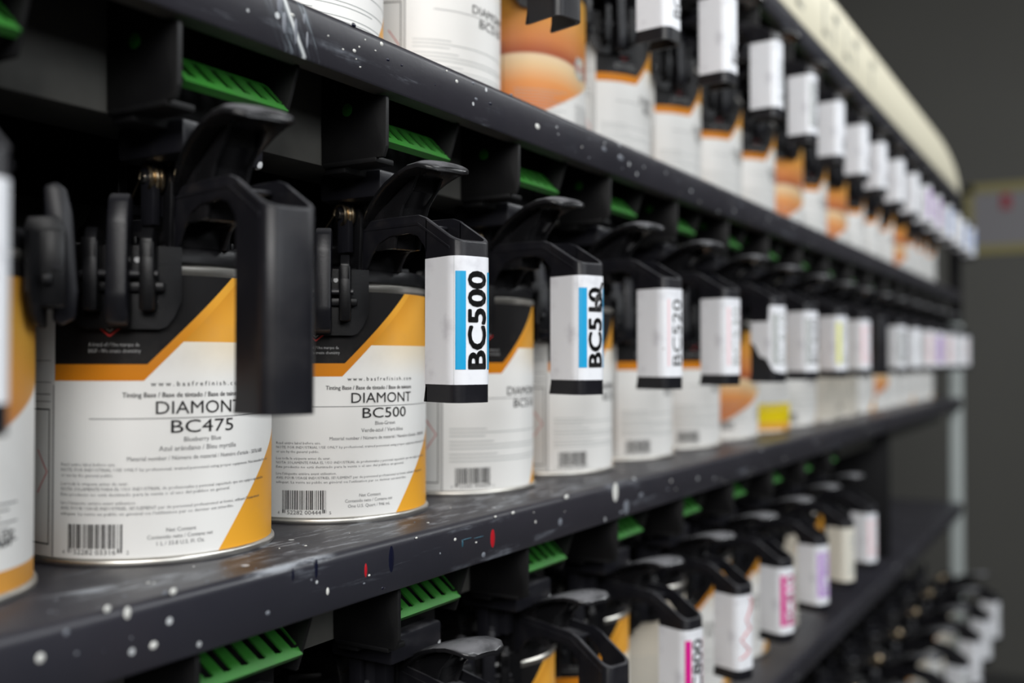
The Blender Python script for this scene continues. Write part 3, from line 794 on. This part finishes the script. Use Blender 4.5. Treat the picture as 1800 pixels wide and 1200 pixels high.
STK = {
    'blue500': sticker('BC500', 2), 'blue510': sticker('BC510', 2, hand=(loop, 0.75, 1)),
    'pinkout': sticker('BC520', 4, 1, bold=0, s0=4.0, th=8.4, bar=False), 'pink': sticker('BC530', 4, 7, bold=0, s0=3.0, th=8.4), 'torn': sticker('BC610', 7, 7, torn=True, bold=0.0),
    'grey': sticker('BC620', 7, 1, bold=0.0), 'yellow': sticker('BC700', 6, 7, bold=0.0), 'rose': sticker('BC710', 4, 4, bold=0.0),
    'plain': sticker('BC', None, 1, bold=-0.01, tw=15), 'lilac': sticker('BC860', 5, 5), 'bluepale': sticker('BC580', 8, 8), 'cream': sticker('BC160', None, 7, base=10, bold=0.0),
    'magenta': sticker('BC800', 3, 1, bold=0.02, bar=True), 'magenta2': sticker('BC810', 3, 3, bold=0.02),
    'redhand': sticker('', None, hand=([(3, 82), (9, 84), (14, 88), (9, 92), (4, 97), (9, 101), (15, 105), (10, 112), (15, 120), (17, 127), (14, 130)], 0.7, 9)),
    'white': sticker('5 1550', None, 7, bold=0.0, tw=36),
}
STK['long'] = sticker('', None, z0=53.0)
STXT = {'blue500': 'cyan-striped BC500 sticker', 'blue510': 'cyan-striped BC510 sticker overwritten by hand', 'pinkout': 'white sticker with outlined code', 'pink': 'white and pink sticker',
        'torn': 'torn white sticker', 'grey': 'white sticker with grey block', 'yellow': 'white sticker with yellow stripe', 'rose': 'white and rose sticker',
        'plain': 'white sticker lettered BC', 'lilac': 'white and lilac sticker', 'bluepale': 'pale blue and white sticker', 'cream': 'cream sticker', 'magenta': 'magenta-striped sticker',
        'magenta2': 'magenta and white sticker', 'redhand': 'white sticker with red scrawl', 'white': 'plain white sticker', None: 'bare black grip'}
def place_lid(x, y, z, alpha, stk, label, group, scale=1.0):
    if not lid_used[0]: o = lid0; lid_used[0] = True
    else:
        o = copy_tree(LIDSRC)
        for h in list(o.children):
            for g in list(h.children):
                if g.name.startswith('sticker'): bpy.data.objects.remove(g)
    o.location = (x * K, y * K, z * K); o.rotation_euler = (0, 0, -math.radians(alpha)); o.scale = (scale,) * 3
    if stk:
        h = [c for c in o.children if c.name.startswith('handle')][0]
        s = bpy.data.objects.new('sticker', STK[stk]); COL.objects.link(s); s.parent = h
        s['label'] = STXT[stk]
    tag(o, label, 'dispenser', group); return o
LIDSRC = lid0

# ------------------------------------------------------------------ stirrer drives under the shelves (local: x from the can axis, y absolute-from-front, z below the shelf top)
def make_drive():
    e = empty('stirrer_drive', (0, 0, 0))
    m = MB()
    # side cheeks: front edges lean back towards the bottom
    m.prism([(294, -26), (294, -50), (296, -55), (334.5, -55), (334.5, -2.2), (304, -2.2), (304, -24)], -60, -57.6, 'x', 0.5)
    m.prism([(299, -26), (308, -52), (334.5, -52), (334.5, -2.2), (304, -2.2)], 8, 10, 'x', 0.5)
    m.box(-58, 8.5, 321, 334.5, -60, -2.2, 1)
    m.box(-60, -46, 300, 334, -57, -54, 0.8)
    hs = m.build('housing', HOUS, e)
    m = MB()
    m.box(-42, 2, 312, 352, -70, -56, 2); m.cyl(-20, 345, -92, -66, 9, 24); m.box(-24, -16, 330, 350, -90, -74, 1)
    for s in (-1, 1): m.box(-20 + s * 13 - 2, -20 + s * 13 + 2, 338, 346, -96, -66, 0.8)
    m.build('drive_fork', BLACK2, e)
    m = MB()
    # slotted flap : pivoted plate leaning back, slots left open between bars
    W, T = 56.0, 1.1
    y0, z0, y1, z1 = 305.0, -44.8, 315.5, -32.4
    dl = math.hypot(y1 - y0, z1 - z0); dy, dz = (y1 - y0) / dl, (z1 - z0) / dl
    def F(u, v, t): # u along x, v up the slope, t thickness (outwards)
        return (-47.5 + u, y0 + dy * v - dz * t, z0 + dz * v + dy * t)
    def slab(poly, t0=0.0, t1=T):
        n = len(poly); vs = [F(u, v, t0) for u, v in poly] + [F(u, v, t1) for u, v in poly]
        fs = [tuple(range(n))[::-1], tuple(range(n, 2 * n))] + [(i, (i + 1) % n, n + (i + 1) % n, n + i) for i in range(n)]
        m.add(vs, fs)
    lo, hi = 3.4, dl - 1.2
    slab([(0, 0), (W, 0), (W, lo), (0, lo)]); slab([(0, hi), (W - 3, hi), (W - 5, dl), (0, dl)])
    sk = -4.2; sw = 4.4; step = 9.6
    us = [4 + step * k for k in range(6)]
    prev_r = (0, 0)
    for k, u in enumerate(us):       # slot k spans u..u+sw at the bottom, shifted by sk at the top
        l0, l1 = u, u + sk
        slab([(prev_r[0], lo), (l0, lo), (max(l1, 0), hi), (prev_r[1], hi)])
        # rounded slot end
        slab([(l0 - .01, lo - .01), (l0 + sw, lo), (l0 + sw, lo + .9), (l0 + sw * .5, lo + .35), (l0, lo + .9)])
        prev_r = (u + sw, max(u + sw + sk, 0))
    slab([(prev_r[0], lo), (W, lo), (W - 3, hi), (prev_r[1], hi)])
    slab([(0, -0.0), (W, -0.0), (W, 0.8), (0, 0.8)], -2.4, 0.0)
    g = m.build('guard_flap', GREEN, e, 25); g['label'] = 'green slotted flap'
    m = MB(); m.lathe([(0.01, -1), (3, -1), (3.2, -.2), (0.01, 0.0)], 18, 0, Matrix.Translation((-60.4, 318, -30)) @ Matrix.Rotation(math.radians(-90), 4, 'Y')); 
    g2 = m.build('green_button', GREEN, e)
    return e
drive0 = make_drive(); drv_used = [False]
def place_drive(x, ztop_mm, label, group):
    if not drv_used[0]: o = drive0; drv_used[0] = True
    else: o = copy_tree(drive0)
    o.location = (x * K, 0, ztop_mm * K); tag(o, label, 'drive', group)

# ------------------------------------------------------------------ fill the shelves
_fw = Vector((math.cos(YAW) * math.cos(TILT), math.sin(YAW) * math.cos(TILT), math.sin(TILT)))
_rt = Vector((math.sin(YAW), -math.cos(YAW), 0)); _upv = _rt.cross(_fw)
def in_view(x, y0, y1, z0, z1, hw=50):
    # does the thing reach into the photographed frame? what lies wholly outside is left out
    for a in (-hw, 0, hw):
        for y in (y0, y1):
            for z in (z0, (z0 + z1) / 2, z1):
                p = Vector((x + a, y, z - CZ)); d = p.dot(_fw)
                if d > 10 and abs(p.dot(_rt) / d) < 900 / 1750 and abs(p.dot(_upv) / d) < 600 / 1750: return True
    return False
_cnt = {}
def nth(row):
    _cnt[row] = _cnt.get(row, 0) + 1
    return ORD[_cnt[row] - 1]
rg = random.Random(5)
Y_CAN = 381.0
P = PITCH * 1000
# middle row --------------------------------------------------------
codes = ['swirl', 'BC475', 'BC500', 'BC510', 'BC510', 'BC510', 'BC510', 'swirl', 'yellow', 'BC510', 'plain', 'plain', 'BC510', 'swirl', 'BC510', 'BC510', 'BC510', 'BC510']
stks = ['white', None, 'blue500', 'blue510', 'pinkout', 'pink', 'torn', 'grey', 'yellow', 'rose', None, 'grey', 'white', 'rose', 'lilac', 'rose', 'white', 'pink']
alph = [17, 18.7, 20, 20, 20, 20, 19, 21, 20, 20, 22, 20, 20, 19, 21, 20, 20, 20]
rots = [0, 0, 0, 21, 27, 24, 20, 12, -6, 10, 0, 8, -10, 12, 6, -6, 9, 0]
for i in range(18):
    x = 309 + P * (i - 1)
    nm = nth('mid')
    place_can(x, Y_CAN, zm, codes[i], rots[i],
              'white, orange and black can lettered BC475, Blueberry Blue' if i == 1 else ('white, orange and black can lettered BC500, Blue-Green' if i == 2 else
              '%s, %s from left, middle shelf' % (DESC[codes[i]], nm)), 'cans on the middle shelf')
    place_lid(x, Y_CAN, zm, alph[i], stks[i],
              'black mixing lid with %s, %s from left, middle shelf' % (STXT[stks[i]], nm), 'mixing lids on the middle shelf')
    place_drive(x, zu, 'black stirrer drive with green flap, %s from left under the upper shelf' % nm, 'drives over the middle shelf')
# upper row ----------------------------------------------------------
ucodes = ['BC510', 'BC510', 'BC510', 'swirl', 'BC510', 'BC510', 'BC510', 'BC510', 'swirl', 'BC510', 'swirl', 'BC510', 'BC510', 'BC510', 'swirl', 'BC510', 'BC510', 'BC510']
ustk = [None, None, 'white', 'plain', 'plain', 'white', 'grey', 'plain', 'plain', 'plain', 'white', 'plain', 'lilac', 'lilac', 'bluepale', 'plain', 'bluepale', 'bluepale']
for i in range(18):
    x = 278 + P * i
    r1, r2 = rg.uniform(-6, 8), rg.uniform(-2, 2)
    if in_view(x, 334, 434, zu, zu + 120):
        place_can(x, 388, zu, ucodes[i], 16 if ucodes[i] == 'swirl' else (20 + r1 if i > 2 else 6 + 8 * i), '%s, %s from left, upper shelf' % (DESC[ucodes[i]], nth('up')), 'cans on the upper shelf')
    if in_view(x - 20, 255, 330, zu + 45, zu + 178, 12):
        ld = place_lid(x, 388, zu, 15 if i == 2 else 6 + r2, ustk[i], 'black mixing lid with %s, %s from left, upper shelf' % (STXT[ustk[i]], nth('upl')), 'mixing lids on the upper shelf')
        if i == 2:      # this mixing lid has a longer grip
            h = [c for c in ld.children if c.name.startswith('handle')][0]; h.data = h.data.copy()
            for v in h.data.vertices:
                if v.co.z < 0.105 and v.co.y < -0.105: v.co.z -= 0.026
            for c in h.children: c.data = STK['long']
    if in_view(x - 25, 295, 334, ztop - 60, ztop - 5, 34):
        place_drive(x, ztop, 'black stirrer drive with green flap, %s from left under the top shelf' % nth('upd'), 'drives over the upper shelf')
# lower row ----------------------------------------------------------
lstk = [None, None, None, None, 'magenta', 'redhand', 'magenta2', 'lilac', 'cream', 'rose']
lcodes = ['BC510', 'BC510', 'BC510', 'BC510', 'BC510', 'plain', 'BC510', 'BC510', 'plain', 'BC510']
for i in range(10):
    x = 201 + P * i + 15
    r1, r2 = rg.uniform(-6, 10), rg.uniform(-2, 2)
    if in_view(x, 327, 435, zl, zl + 120):
        place_can(x, Y_CAN, zl, lcodes[i], r1, '%s, %s from left, lower shelf' % (DESC[lcodes[i]], nth('low')), 'cans on the lower shelf')
    if in_view(x - 20, 250, 330, zl + 66, zl + 178, 12):
        place_lid(x, Y_CAN, zl, 20 + r2, lstk[i], 'black mixing lid with %s, %s from left, lower shelf' % (STXT[lstk[i]], nth('lowl')), 'mixing lids on the lower shelf')
    if in_view(x - 45, 295, 334, zm - 60, zm - 28, 34):
        place_drive(x - 20, zm, 'black stirrer drive with green flap, %s from left under the middle shelf' % nth('lowd'), 'drives over the lower shelf')
# bottom row: larger cans ----------------------------------------------
bstk = ['white', 'cream', 'grey', 'plain', 'white', 'white']
for i in range(6):
    x = 1530 + 172 * i
    if in_view(x, 325, 475, zb, zb + 150, 65):
        place_can(x, 374, zb, 'plain' if i % 2 else 'BC510', 8, 'large %s, %s from left, bottom shelf' % (DESC['plain' if i % 2 else 'BC510'], nth('bot')), 'large cans on the bottom shelf', 1.25)
    place_lid(x, 374, zb, 18, bstk[i], 'black mixing lid with %s, %s from left, bottom shelf' % (STXT[bstk[i]], nth('botl')), 'mixing lids on the bottom shelf', 1.25)
